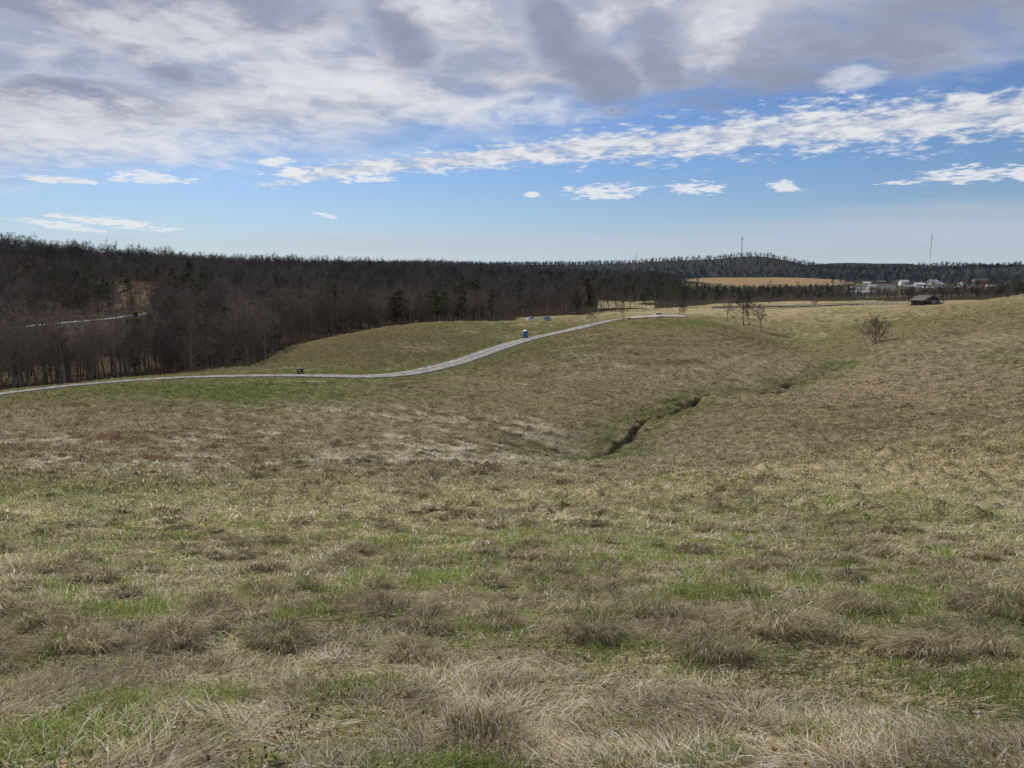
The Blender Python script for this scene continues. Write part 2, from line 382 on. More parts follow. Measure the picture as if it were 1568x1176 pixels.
def pol(n,r0,r1,pm=.7):
    r=np.exp(rng.uniform(math.log(r0),math.log(r1),n));p=rng.uniform(-pm,pm,n);return r*np.sin(p),r*np.cos(p),r
def strawcol(n,b=1.):
    t=rng.random((n,1));c=np.array([[.56,.485,.31]])*(1-t)+np.array([[.34,.28,.16]])*t
    k=rng.random((n,1));c=np.where(k<.24,np.array([[.82,.77,.64]]),c);c=np.where(k>.87,np.array([[.17,.135,.09]]),c)
    return np.clip(c*rng.uniform(.7,1.15,(n,1))*b,0,.82)
def greencol(n):
    t=rng.random((n,1));return (np.array([[.105,.19,.033]])*(1-t)+np.array([[.27,.32,.09]])*t)*rng.uniform(.7,1.25,(n,1))
def greenness(x,y,r):
    n=fbm(x,y,.9,3,201)*.45+fbm(x,y,.3,2,202)*.3+fbm(x,y,5,2,203)*.25
    band=np.exp(-((r-7.2)/2.0)**2)*.08+.02*np.exp(-((r-3)/1.)**2)
    right=sstep(x/(r+1e-6),0,.5)*sstep(r,8,14)*.03
    return sstep(n+band+right-.04*sstep(r,12,30)-.06*sstep(r,30,50),.465,.575)
n=360000;x,y,r=pol(n,1.5,65);g=greenness(x,y,r);isg=rng.random(n)<g*.75+.08
keep=(rng.random(n)<np.where(isg,1,np.where(r<6,.45,.8)));x,y,r,isg=x[keep],y[keep],r[keep],isg[keep];n=len(x)
clump=fbm(x,y,.34,2,211)*.7+fbm(x,y,1.3,2,212)*.3
Ln=np.where(isg,rng.uniform(.025,.085,n),rng.uniform(.03,.12,n))*(.7+.5*sstep(r,4,8)+1.0*sstep(r,10,35))*(.4+1.7*sstep(clump,.38,.68))
wd=np.maximum(.0026,.0007*r)*rng.uniform(.7,1.4,n)
brow=1+.12*sstep(r,16,34)  # blade colour lightened towards the brow, painting in relief contrast
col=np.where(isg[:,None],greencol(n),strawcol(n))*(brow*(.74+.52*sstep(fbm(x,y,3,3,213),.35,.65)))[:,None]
l1=rng.uniform(.1,.8,n)+np.where(isg,0,.35);l2=l1+rng.uniform(.2,.9,n)
wind=3.4+6.0*(fbm(x,y,.9,2,301)-.5)
head=np.where(isg,rng.uniform(0,6.28,n),wind+rng.normal(0,1.1,n))
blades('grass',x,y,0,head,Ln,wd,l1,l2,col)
n=210000;x,y,r=pol(n,1.4,20);g=greenness(x,y,r);keep=rng.random(n)<(1-g*.85)*(1-.6*sstep(r,5,8.5));x,y,r=x[keep],y[keep],r[keep];n=len(x)
head=12*fbm(x,y,.6,2,401)+rng.normal(0,.8,n)
tone_=(.62+.65*sstep(fbm(x,y,.5,3,402),.35,.65))[:,None]
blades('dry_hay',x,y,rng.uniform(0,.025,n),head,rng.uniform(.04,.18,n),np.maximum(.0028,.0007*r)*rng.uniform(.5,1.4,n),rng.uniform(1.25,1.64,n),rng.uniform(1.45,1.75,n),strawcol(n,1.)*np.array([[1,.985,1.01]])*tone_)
n=14000;x,y,r=pol(n,1.5,12);t=rng.random((n,1));lc=np.where(t<.5,np.array([[.22,.13,.075]]),np.array([[.6,.55,.47]]))*rng.uniform(.6,1.1,(n,1))
blades('leaf_litter',x,y,rng.uniform(.01,.03,n),rng.uniform(0,6.28,n),rng.uniform(.012,.035,n),rng.uniform(.006,.014,n),rng.uniform(1.0,1.6,n),rng.uniform(1.4,2,n),lc)
bx=[]
for i,(a,b,ra,h) in enumerate(tus):
    rr=math.hypot(a,b); k=int((1300 if i<20 else 600)*min(1,(7/rr)))
    ang=rng.uniform(0,6.28,k);q_=ra*.75*np.sqrt(rng.random(k))
    sw=rng.uniform(0,6.28)
    hd=ang+rng.normal(0,.5,k)
    if i<20: hd=np.where(rng.random(k)<.55,sw+rng.normal(0,.35,k),hd)
    bx.append(np.stack([a+q_*np.sin(ang),b+q_*np.cos(ang),hd,rng.uniform(.08,.28,k)*(.65+ra),np.full(k,max(.0026,.00065*rr)),rng.uniform(.5,1.2,k),rng.uniform(1.5,2.2,k),np.full(k,rng.uniform(.6,1.05))],1))
bx=np.concatenate(bx);k=len(bx)
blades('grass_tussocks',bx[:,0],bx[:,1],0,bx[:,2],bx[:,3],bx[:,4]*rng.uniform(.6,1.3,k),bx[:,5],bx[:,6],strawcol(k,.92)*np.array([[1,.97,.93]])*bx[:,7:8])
n=300000;x,y,r=pol(n,45,300,.68)
cl=fbm(x,y,.9,2,501);rd,_=polydist(x,y,roadS[::4]);gd,gww=gullyd(x,y)
keep=(cl>.48)&(rd>4.2)&(gd>.9);x,y,r=x[keep],y[keep],r[keep];n=len(x)
gc=groundcol(x,y,zsm(x,y),r)*rng.uniform(.65,1.7,(n,1))
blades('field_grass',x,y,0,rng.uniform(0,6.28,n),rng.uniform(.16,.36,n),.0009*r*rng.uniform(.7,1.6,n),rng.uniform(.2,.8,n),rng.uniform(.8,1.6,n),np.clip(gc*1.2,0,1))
print('grass',time.time()-T0)

# ---------------------------------------------------------------- roads
def strip(name,P,width,mat,lift=.12,samples=7,cam=.08):
    n=len(P)
    T=np.gradient(P,axis=0);T/=np.linalg.norm(T,axis=1)[:,None]
    Nn=np.stack([T[:,1],-T[:,0]],1)
    offs=np.linspace(-.5,.5,samples)
    g=[]
    for o in offs:
        ww=width*(1+.06*np.sin(np.arange(n)*.9+o*5)+rng.normal(0,.03,n))
        Q=P+Nn*(o*ww)[:,None]
        z=height(Q[:,0],Q[:,1]);g.append(np.stack([Q[:,0],Q[:,1],z],1))
    g=np.array(g)
    k=np.ones(9)/9
    for a in range(samples):
        zz=np.pad(g[a,:,2],4,mode='edge');g[a,:,2]=np.convolve(zz,k,'valid')
    for a,o in enumerate(offs): g[a,:,2]+=lift+cam*(1-(2*o)**2)
    lo=g[0].copy();lo[:,2]-=1.0;hi=g[-1].copy();hi[:,2]-=1.0
    g=np.concatenate([lo[None],g,hi[None]]);s=len(g)
    ix=np.arange(s*n).reshape(s,n)
    q=np.stack([ix[:-1,:-1],ix[1:,:-1],ix[1:,1:],ix[:-1,1:]],-1).reshape(-1,4)[:, ::-1]
    cc=np.ones((s,n,3))*np.array([.30,.287,.275])
    tr=np.array([0,.7,1.0,1.12,.72,1.12,1.0,.7,0])[:s]
    cc*=np.where(tr==0,.45,tr)[:,None,None]; cc*=(.82+.36*rng.random((s,n)))[:,:,None]
    return add_obj(name,raw_mesh(name,g.reshape(-1,3),q,np.full(len(q),4),[mat],cc.reshape(-1,3),True))
strip('gravel_road',catmull(road,26),5.4,gm)
hw=np.array([sight(u,v,255) for u,v in [(-150,528),(-60,516),(0,507),(60,500),(120,494),(180,487),(240,480),(290,476)]])
strip('highway',catmull(hw),6,simple('highway_concrete',(.25,.25,.25),.9,.1,.4),.5)
asph=simple('asphalt',(.09,.09,.095),.9,.15,1)
rr=np.array([sight(u,v,370) for u,v in [(1090,472),(1180,470),(1240,469),(1320,466),(1400,465)]])
strip('farm_lane',catmull(rr),5,asph,.5)

# ---------------------------------------------------------------- trees
def bare_tree(name,seed,H,spread=.5,k1=9,twr=.035,bushy=False,mat=None,st0=.28,nlast=4):
    rd=random.Random(seed);m=MB()
    def perp(d,a):
        t=Vector((0,0,1)) if abs(d.z)<.9 else Vector((1,0,0))
        p=d.cross(t).normalized();q=d.cross(p);return p*math.cos(a)+q*math.sin(a)
    def grow(p,d,Ln,rad,lev):
        ns=[7,4,3,2,1][lev];pts=[p.copy()];dirs=[d.copy()]
        for i in range(ns):
            wob=[.07,.16,.22,.25,.2][lev]
            d=(d+Vector((rd.gauss(0,wob),rd.gauss(0,wob),rd.gauss(0,wob)+([0,.08,.07,.04,0][lev])))).normalized()
            p=p+d*(Ln/ns);pts.append(p.copy());dirs.append(d.copy())
        endr=rad*[.25,.3,.4,.5,.6][lev]
        if lev==4: m.twig(pts[0],pts[1],rad*1.2,rd);return
        for i in range(ns):
            a=rad+(endr-rad)*i/ns;b=rad+(endr-rad)*(i+1)/ns
            m.tube(pts[i],pts[i+1],a,b,[7,4,3,3][lev])
        nchild=[k1,6,5,nlast][lev];st=[st0,.25,.2,.15][lev]
        a0=rd.uniform(0,6.28)
        for c in range(nchild):
            t=st+(1-st)*(c+rd.random()*.8)/nchild;t=min(t,.99)
            i=min(int(t*ns),ns-1);q=pts[i].lerp(pts[i+1],t*ns-i)
            a0+=2.4+rd.uniform(-.5,.5)
            an=rd.uniform(.45,.9)*(1+spread*.5*(1-t))
            if bushy: an*=1.15
            dd=(dirs[i+1]*math.cos(an)+perp(dirs[i+1],a0)*math.sin(an)).normalized()
            r0=rad+(endr-rad)*t
            Lc=Ln*([.48,.52,.55,.6][lev])*(1.15-.55*t if lev==0 else 1.1-.5*t)*rd.uniform(.75,1.2)
            grow(q,dd,Lc,max(r0*.5,twr*.6 if lev<3 else twr*.45),lev+1)
    if bushy:
        for s in range(5):
            a=s*1.257+rd.uniform(-.3,.3);grow(Vector((.2*math.cos(a),.2*math.sin(a),-.3)),Vector((math.cos(a)*.75,math.sin(a)*.75,.9)).normalized(),H*.85,.12,1)
        grow(Vector((0,0,-.3)),Vector((0,0,1)),H*.8,.22,0)
    else: grow(Vector((0,0,-.4)),Vector((0,0,1)),H*.92,H*.016,0)
    return m.mesh(name,mat or barkm,False)
def pine(name,seed,H,nm=None,bm=None):
    rd=random.Random(seed);m=MB();t=MB()
    lx,ly=rd.uniform(-.4,.4),rd.uniform(-.4,.4)
    t.tube((0,0,-.4),(lx,ly,H*.95),H*.015,.04,6)
    z0=H*rd.uniform(.28,.42);z=z0
    while z<H:
        f=(z-z0)/(H-z0);L0=H*.21*math.sqrt(max(0,1-f**1.6))*(.6+.4*min(1,f*4+.5))*(.7+.5*rd.random())+.25
        for k in range(rd.randint(3,6)):
            if rd.random()<.2: continue
            a=rd.uniform(0,6.28);L1=L0*rd.uniform(.5,1.25);dz=rd.uniform(-.1,.45)
            e=(math.cos(a)*L1,math.sin(a)*L1,z+L1*dz)
            t.tube((0,0,z),e,.05,.02,3)
            for s in range(9):
                w=rd.uniform(.3,1.05);c=Vector((e[0]*w,e[1]*w,z+(e[2]-z)*w))+Vector((rd.gauss(0,.3),rd.gauss(0,.3),rd.gauss(0,.22)))
                sz=rd.uniform(.25,.6);u1=Vector((rd.gauss(0,1),rd.gauss(0,1),rd.gauss(0,.5))).normalized()*sz;v1=Vector((rd.gauss(0,1),rd.gauss(0,1),rd.gauss(0,.6))).normalized()*sz
                m.face([c-u1,c+v1*.8,c+u1]);m.face([c-v1,c+u1*.6,c+v1])
        z+=H*.04*rd.uniform(.7,1.4)
    me=raw_mesh(name,m.v+t.v,list(m.f)+[i+len(m.v) for i in t.f],m.c+t.c,[nm or needlem,bm or barkm])
    mi=np.zeros(len(m.c)+len(t.c),np.int32);mi[len(m.c):]=1;me.polygons.foreach_set('material_index',mi)
    return me
protos=bpy.data.collections.new('tree_kinds');pm_=bpy.data.collections.new('tree_kinds_mid');pf=bpy.data.collections.new('tree_kinds_far')
for i in range(6):
    add_obj('a_bare_%d'%i,bare_tree('bare_tree_mesh_%d'%i,100+i,16,.45,11,.055,st0=.3 if i%2 else .2,nlast=5),coll=protos)
for i in range(3): add_obj('b_pine_%d'%i,pine('pine_mesh_%d'%i,200+i,15),coll=protos)
for i in range(4): add_obj('a_bare_%d'%i,bare_tree('mid_tree_mesh_%d'%i,300+i,15,.6,9,.09,mat=barkmid,st0=.2,nlast=3),coll=pm_)
for i in range(2): add_obj('b_pine_%d'%i,pine('pine_mid_mesh_%d'%i,230+i,14.5),coll=pm_)
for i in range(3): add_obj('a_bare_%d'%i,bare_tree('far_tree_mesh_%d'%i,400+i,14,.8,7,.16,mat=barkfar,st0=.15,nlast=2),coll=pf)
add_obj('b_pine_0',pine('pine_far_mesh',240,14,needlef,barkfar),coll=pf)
print('protos',time.time()-T0)
def scatter(name,pts,rz,sc,ix,coll):
    me=bpy.data.meshes.new(name);me.vertices.add(len(pts));me.vertices.foreach_set('co',np.asarray(pts,np.float32).ravel())
    for nm,ty,arr in (('rz','FLOAT_VECTOR',np.stack([np.zeros(len(rz)),np.zeros(len(rz)),rz],1)),('sc','FLOAT',sc),('ix','INT',ix)):
        a=me.attributes.new(nm,ty,'POINT')
        if ty=='FLOAT_VECTOR': a.data.foreach_set('vector',arr.astype(np.float32).ravel())
        else: a.data.foreach_set('value',arr.astype(np.int32 if ty=='INT' else np.float32))
    o=add_obj(name,me)
    ng=bpy.data.node_groups.new(name+'_scatter','GeometryNodeTree')
    ng.interface.new_socket('Geometry',in_out='INPUT',socket_type='NodeSocketGeometry');ng.interface.new_socket('Geometry',in_out='OUTPUT',socket_type='NodeSocketGeometry')
    N=ng.nodes;L=ng.links;gi=N.new('NodeGroupInput');go=N.new('NodeGroupOutput');ip=N.new('GeometryNodeInstanceOnPoints')
    ci=N.new('GeometryNodeCollectionInfo');ci.inputs['Collection'].default_value=coll;ci.inputs['Separate Children'].default_value=True;ci.inputs['Reset Children'].default_value=True
    def na(nm,ty):
        a=N.new('GeometryNodeInputNamedAttribute');a.data_type=ty;a.inputs['Name'].default_value=nm
        return [s for s in a.outputs if s.enabled and s.name=='Attribute'][0]
    er=N.new('FunctionNodeEulerToRotation')
    L.new(gi.outputs[0],ip.inputs['Points']);L.new(ci.outputs[0],ip.inputs['Instance']);ip.inputs['Pick Instance'].default_value=True
    L.new(na('ix','INT'),ip.inputs['Instance Index']);L.new(na('rz','FLOAT_VECTOR'),er.inputs[0]);L.new(er.outputs[0],ip.inputs['Rotation']);L.new(na('sc','FLOAT'),ip.inputs['Scale'])
    L.new(ip.outputs[0],go.inputs[0])
    md=o.modifiers.new('scatter','NODES');md.node_group=ng
    return o
def wood(s,r0,r1,pm=.76):
    gx,gy=np.meshgrid(np.arange(-r1,r1,s),np.arange(0,r1,s));x=gx.ravel()+rng.uniform(-.48,.48,gx.size)*s;y=gy.ravel()+rng.uniform(-.48,.48,gy.size)*s
    r=np.hypot(x,y);p=np.arctan2(x,y)
    k=(r>r0)&(r<r1)&(np.abs(p)<pm);x,y=x[k],y[k];k=forest_mask(x,y)>.5;return x[k],y[k]
def pinemask(x,y,r,p):
    en=fbm(x,y,60,3,71)
    isp=(en>.58)&(rng.random(len(x))<.4)&(p>bearing(480))
    isp|=(p>bearing(880))&(rng.random(len(x))<.3)
    isp|=(p<bearing(330))&(p>bearing(120))&(r>430)&(r<650)&(fbm(x,y,50,2,91)>.52)&(rng.random(len(x))<.5)
    return isp|(rng.random(len(x))<.02)
x,y=wood(5.8,150,470);r=np.hypot(x,y);p=np.arctan2(x,y);z=height(x,y);isp=pinemask(x,y,r,p)
sc=rng.uniform(.5,1.2,len(x))*(.7+.6*fbm(x,y,30,2,73));sc*=np.where((p>bearing(560))&(p<bearing(1050)),.8,1);sc*=np.where((p<bearing(260))&(r<290),.95,1)
ix=np.where(isp,rng.integers(6,9,len(x)),rng.integers(0,6,len(x)))
scatter('woodland',np.stack([x,y,z],1),rng.uniform(0,6.28,len(x)),sc,ix,protos);n1_=len(x)
x,y=wood(9.5,470,1150);r=np.hypot(x,y);p=np.arctan2(x,y);z=height(x,y);isp=pinemask(x,y,r,p)
sc=rng.uniform(.45,1.2,len(x))*(.65+.7*fbm(x,y,70,2,74));sc*=np.where(p>bearing(1040),.65,1.)
ix=np.where(isp,rng.integers(4,6,len(x)),rng.integers(0,4,len(x)))
scatter('woodland_on_hills',np.stack([x,y,z],1),rng.uniform(0,6.28,len(x)),sc,ix,pm_);n2_=len(x)
x,y=wood(25,1150,3200,.72);z=height(x,y);n=len(x)
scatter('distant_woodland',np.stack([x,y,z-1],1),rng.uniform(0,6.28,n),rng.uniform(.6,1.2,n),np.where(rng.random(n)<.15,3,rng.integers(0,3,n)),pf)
print('woods',n1_,n2_,n,time.time()-T0)
def ltree(u,v,hpx,seed,rmin=60,spread=.7,bushy=False,name='bare_tree',twr=.04):
    gx,gy=sight(u,v,rmin);r=math.hypot(gx,gy)
    H=hpx/F*gy
    add_obj(name,bare_tree(name+'_mesh_%d'%seed,seed,H,spread,10,twr*max(1,r/240),bushy),loc=(gx,gy,h1(gx,gy)-.1),rot=seed)
ltree(1114,492,36,1,240);ltree(1139,500,52,2,230,twr=.07);ltree(1165,506,40,3,230,twr=.06);ltree(1147,498,36,12,230,twr=.05)
ltree(1341,524,46,4,200,bushy=True,name='bare_shrub_tree',twr=.07)
ltree(955,489,30,5);ltree(1046,486,20,6);ltree(715,492,18,7,250);ltree(770,490,16,8,250);ltree(905,498,22,9);ltree(374,563,66,10,150,twr=.07);ltree(1248,471,16,11,380);ltree(1178,470,22,14,380);ltree(775,491,12,15,280);ltree(345,565,50,16,150,twr=.06)
# ---------------------------------------------------------------- built objects
def empty(name,loc,rot=0):
    e=bpy.data.objects.new(name,None);scene.collection.objects.link(e);e.location=loc;e.rotation_euler[2]=rot;return e
white=simple('white_paint',(.6,.6,.59),.6,.08,1);dark=simple('dark_roof',(.05,.048,.05),.8,.2,2);glass=simple('window_glass',(.03,.035,.045),.15,.1,3)
brown=simple('brown_siding',(.06,.042,.032),.8,.2,3);tan=simple('tan_siding',(.36,.31,.25),.8,.1,2);metalr=simple('metal_roof',(.4,.42,.45),.5,.1,1,.2);brick=simple('brick',(.26,.12,.08),.85,.2,4)
steel=simple('galvanised_steel',(.32,.33,.35),.5,.1,2,.5)
def building(name,gx,gy,w,d,h,rh,rot,wm,rm,lift=0.,chim=False,porch=False):
    zb=min(h1(gx+a,gy+b) for a in(-w/2,w/2) for b in(-d/2,d/2))
    e=empty(name,(gx,gy,zb+lift),rot)
    m=MB();m.prism([(-w/2,-3.),(w/2,-3.),(w/2,h),(0,h+rh),(-w/2,h)],-d/2,d/2);add_obj('walls',m.mesh('walls',wm),e)
    m=MB();o=.5;t=.22;sl=rh/(w/2)
    m.prism([(-w/2-o,h-o*sl+.02),(0,h+rh+.02),(w/2+o,h-o*sl+.02),(w/2+o,h-o*sl+t),(0,h+rh+t),(-w/2-o,h-o*sl+t)],-d/2-o,d/2+o);add_obj('roof',m.mesh('roof',rm),e)
    m=MB();f=MB();n=max(2,int(d/3.2))
    for sx in(-1,1):
        for i in range(n):
            cy=-d/2+(i+.5)*d/n;xx=sx*(w/2+.03);m.box(min(xx,xx-sx*.02),max(xx,xx-sx*.02),cy-.5,cy+.5,1,2.3)
            f.box(min(xx,xx+sx*.03)+.005,max(xx,xx+sx*.03)+.005,cy-.6,cy+.6,2.32,2.42)
    n=max(2,int(w/3.5))
    for i in range(n):
        cx=-w/2+(i+.5)*w/n
        if i==n//2: continue
        m.box(cx-.5,cx+.5,-d/2-.03,-d/2-.01,1,2.3)
    add_obj('windows',m.mesh('windows',glass),e);add_obj('window_trim',f.mesh('window_trim',white),e)
    m=MB();cx=-w/2+(n//2+.5)*w/n;m.box(cx-.55,cx+.55,-d/2-.05,-d/2-.02,0,2.15);add_obj('door',m.mesh('door',dark if wm is not dark else white),e)
    if chim:
        m=MB();m.box(w*.2,w*.2+.8,d*.1,d*.1+.8,h,h+rh+1);add_obj('chimney',m.mesh('chimney',brick),e)
    if porch:
        m=MB();m.box(-w/2,w/2,-d/2-2.4,-d/2-.6,-.5,.15)
        for k in range(4): m.box(-w/2+k*(w-.2)/3,-w/2+k*(w-.2)/3+.2,-d/2-2.3,-d/2-2.1,.15,2.5)
        m.box(-w/2-.2,w/2+.2,-d/2-2.6,-d/2-.55,2.5,2.68);add_obj('porch',m.mesh('porch',wm),e)
    return e
gx,gy=sight(1416,467,300)
building('farmhouse',gx,gy,9,6.5,2.6,1.9,.35,brown,dark,chim=True,porch=True)
kinds=[(white,metalr),(tan,dark),(white,dark),(brick,dark),(tan,metalr),(tan,metalr)]
tb=[(1322,26,14),(1342,14,10),(1356,30,12),(1372,12,9),(1392,22,12),(1408,14,10),(1428,16,10),(1446,30,12),(1478,16,10),(1500,24,12),(1520,14,10),(1335,12,9),(1384,14,10),(1462,16,10),(1312,14,10),(1350,14,9),(1418,18,10),(1436,12,9),(1328,12,9),(1400,16,10),(1490,12,9),(1366,16,9)]
for i,(u,w,d) in enumerate(tb):
    ph=bearing(u,430);r_=900+((i*157)%480)
    x0,y0=r_*math.sin(ph),r_*math.cos(ph)
    km=kinds[i%6];building('commercial_building',x0,y0,d,w*.9,rng.uniform(4,6),rng.uniform(1.5,2.8),math.pi/2+rng.uniform(-.6,.6),km[0],km[1],lift=.3)
for u in (745,930):
    ph=bearing(u,430);x0,y0=1900*math.sin(ph),1900*math.cos(ph);building('farm_building',x0,y0,14,20,5,4,math.pi/2+.2,white,metalr,lift=1)
def toilet(gx,gy):
    e=empty('portable_toilet',(gx,gy,h1(gx,gy)+.15),.4)
    blue=simple('blue_plastic',(.03,.13,.30),.5,.1,2);lw=simple('pale_roof_plastic',(.45,.5,.55),.5,.05,2)
    m=MB();m.box(-.56,.56,-.56,.56,.12,2.1)
    for s in(-1,1):
        for k in range(-2,3):
            a,b=sorted((s*.563,s*.60));m.box(a,b,k*.2-.05,k*.2+.05,.2,1.7)
    add_obj('cabin',m.mesh('cabin',blue),e)
    m=MB();m.box(-.62,.62,-.62,.62,-.3,.117);add_obj('skid_base',m.mesh('skid_base',dark),e)
    m=MB();m.prism([(-.64,2.103),(.64,2.103),(.5,2.25),(.2,2.38),(-.2,2.38),(-.5,2.25)],-.64,.64);add_obj('roof',m.mesh('roof',lw),e)
    m=MB();m.box(-.4,.4,-.6,-.565,.2,1.98);add_obj('door',m.mesh('door',blue),e)
    m=MB();m.box(.28,.34,-.64,-.602,1,1.15);m.tube((.4,.4,2.2),(.4,.4,2.7),.05,.05,8);add_obj('handle_and_vent',m.mesh('handle_and_vent',lw),e)
toilet(*sight(805,518,200))
def bin_(u,v,rmin,col,name,s=1.):
    gx,gy=sight(u,v,rmin);e=empty(name,(gx,gy,h1(gx,gy)+.15),.2);mt=simple(name+'_paint',col,.6,.15,2)
    m=MB();m.prism([(-.85*s,0),(.85*s,0),(1.0*s,1.05*s),(-1.0*s,1.05*s)],-.5*s,.5*s);add_obj('body',m.mesh('body',mt),e)
    m=MB();m.prism([(-1.04*s,1.053*s),(1.04*s,1.053*s),(1.0*s,1.14*s),(0,1.24*s),(-1.0*s,1.14*s)],-.55*s,.55*s);add_obj('lid',m.mesh('lid',dark),e)
    m=MB();m.box(-.5*s,.1*s,-.52*s,-.505*s,.45*s,.8*s);add_obj('label_panel',m.mesh('label_panel',white),e)
    m=MB()
    for sx in(-.8,.8):
        for sy in(-.4,.4): m.tube((sx*s-.05,sy*s,-.04),(sx*s+.05,sy*s,-.04),.09,.09,8)
    add_obj('wheels',m.mesh('wheels',dark),e)
bin_(460,572,150,(.025,.05,.03),'waste_container',.72)
bin_(763,524,200,(.45,.4,.3),'storage_bin',.6)
def car(u,v,rmin,col,rot):
    gx,gy=sight(u,v,rmin);e=empty('parked_car',(gx,gy,h1(gx,gy)+.1),rot);mt=simple('car_paint',col,.3,.03,1)
    m=MB();m.prism([(-2.2,.3),(2.2,.3),(2.25,.75),(1.9,.9),(.9,1.0),(-1.9,1.0),(-2.25,.85)],-.9,.9);m.prism([(-1.5,1.46),(-1.7,1.402),(-1.7,1.43),(-1.3,1.5),(.1,1.5),(.2,1.46)],-.7,.7);add_obj('body',m.mesh('body',mt),e)
    m=MB();m.prism([(-1.85,1.003),(.85,1.003),(.15,1.455),(-1.45,1.455)],-.78,.78);add_obj('glasshouse',m.mesh('glasshouse',glass),e)
    m=MB()
    for a in(-1.4,1.4):
        for s in(-.92,.74): m.tube((a,s,.33),(a,s+.18,.33),.33,.33,12)
    add_obj('wheels',m.mesh('wheels',dark),e)
car(815,491,250,(.6,.62,.65),.3);car(838,491,250,(.1,.2,.4),1.2);car(1010,485,260,(.65,.65,.63),.1);car(1434,467,300,(.08,.08,.09),.4)
cx_,cy_=sight(1012,487,250)
m=MB();prev=None;conc=simple('pale_concrete',(.27,.25,.21),.9,.15,.8)
for k in range(13):
    t=k/12-.5;xx=cx_+t*22;yy=cy_+12*t*t;cur=(xx,yy,h1(xx,yy))
    if prev:
        a,b=prev,cur;tp=.45
        za=a[2]+tp;zb=b[2]+tp
        m.face([(a[0],a[1],a[2]-.5),(b[0],b[1],b[2]-.5),(b[0],b[1],zb),(a[0],a[1],za)])
        m.face([(a[0],a[1],za),(b[0],b[1],zb),(b[0],b[1]+.5,zb),(a[0],a[1]+.5,za)])
        m.face([(a[0],a[1]+.5,za),(b[0],b[1]+.5,zb),(b[0],b[1]+.5,b[2]-.5),(a[0],a[1]+.5,a[2]-.5)])
    prev=cur
add_obj('retaining_wall',m.mesh('retaining_wall',conc))
m=MB()
for k in range(12):
    t=k/12-.5;t2=(k+1)/12-.5
    p=[(cx_+t*22,cy_+12*t*t+.5),(cx_+t2*22,cy_+12*t2*t2+.5),(cx_+t2*24,cy_+14),(cx_+t*24,cy_+14)]
    m.face([(a,b,h1(a,cy_+.5)+.32) for a,b in p])
add_obj('gravel_lot',m.mesh('gravel_lot',simple('tan_gravel',(.24,.205,.155),.95,.15,.8)))
def rail(name,P,postgap,hh,mt):
    m=MB();P=catmull(np.array(P),10);acc=0
    for i in range(len(P)-1):
        a,b=P[i],P[i+1];za,zb=h1(*a)+.5,h1(*b)+.5
        m.tube((a[0],a[1],za+hh),(b[0],b[1],zb+hh),.12,.12,4);m.tube((a[0],a[1],za+hh*.5),(b[0],b[1],zb+hh*.5),.06,.06,4)
        acc+=np.linalg.norm(b-a)
        if acc>postgap: m.tube((a[0],a[1],za-1.2),(a[0],a[1],za+hh+.1),.09,.09,5);acc=0
    add_obj(name,m.mesh(name,mt))
rail('farm_fence',[sight(u,v,360) for u,v in [(1090,474),(1180,472),(1240,471),(1320,468),(1400,467)]],3,1.1,brown)
def mast(u,r_,top_v,w,name='radio_mast',plat=False):
    ph=bearing(u,400);x,y=r_*math.sin(ph),r_*math.cos(ph);zb=h1(x,y);zt=elev(u,top_v)*r_;H=zt-zb
    m=MB();k=[(math.cos(a)*w,math.sin(a)*w) for a in(0,2.094,4.189)]
    n=max(6,int(H/6))
    for i in range(n):
        f0=1-.6*i/n*(1 if plat else .2);f1=1-.6*(i+1)/n*(1 if plat else .2);z0=zb-2+(H+2)*i/n;z1=zb-2+(H+2)*(i+1)/n
        for j in range(3):
            a=k[j];b=k[(j+1)%3]
            m.tube((x+a[0]*f0,y+a[1]*f0,z0),(x+a[0]*f1,y+a[1]*f1,z1),w*.14,w*.14,4)
            m.tube((x+a[0]*f0,y+a[1]*f0,z0),(x+b[0]*f1,y+b[1]*f1,z1),w*.08,w*.08,3)
            m.tube((x+b[0]*f0,y+b[1]*f0,z0),(x+a[0]*f1,y+a[1]*f1,z1),w*.08,w*.08,3)
    m.tube((x,y,zt),(x,y,zt+H*.05),w*.15,w*.05,4)
    if plat:
        for zz in (zt-1,zt-7):
            for s in range(9):
                a=s*.698;m.box(x+math.cos(a)*2.4-.3,x+math.cos(a)*2.4+.3,y+math.sin(a)*2.4-.3,y+math.sin(a)*2.4+.3,zz-1.4,zz+1.4)
                m.tube((x,y,zz),(x+math.cos(a)*2.4,y+math.sin(a)*2.4,zz),.12,.12,3)
    else:
        for j in range(3):
            for q_ in(.5,.95): m.tube((x,y,zb+H*q_),(x+k[j][0]/w*H*.4,y+k[j][1]/w*H*.4,zb),.06,.06,3)
    add_obj(name,m.mesh(name,steel))
mast(1135,2600,363,1.8,'cell_tower',plat=True);mast(975,2500,384,.9);mast(1424,2500,358,1.0);mast(512,1400,392,.6);mast(1060,2600,390,.8)
print('objects',time.time()-T0)

# ---------------------------------------------------------------- light
SE=math.radians(36);SA=math.radians(-26)  # azimuth from +Y toward +X
sd=Vector((math.sin(SA)*math.cos(SE),math.cos(SA)*math.cos(SE),math.sin(SE)))
sl=bpy.data.lights.new('sun','SUN');sl.energy=5.0;sl.angle=math.radians(.5);sl.color=(1,.94,.84)
so=bpy.data.objects.new('sun',sl);scene.collection.objects.link(so);so.rotation_euler=sd.to_track_quat('Z','Y').to_euler();so.location=(0,0,60)

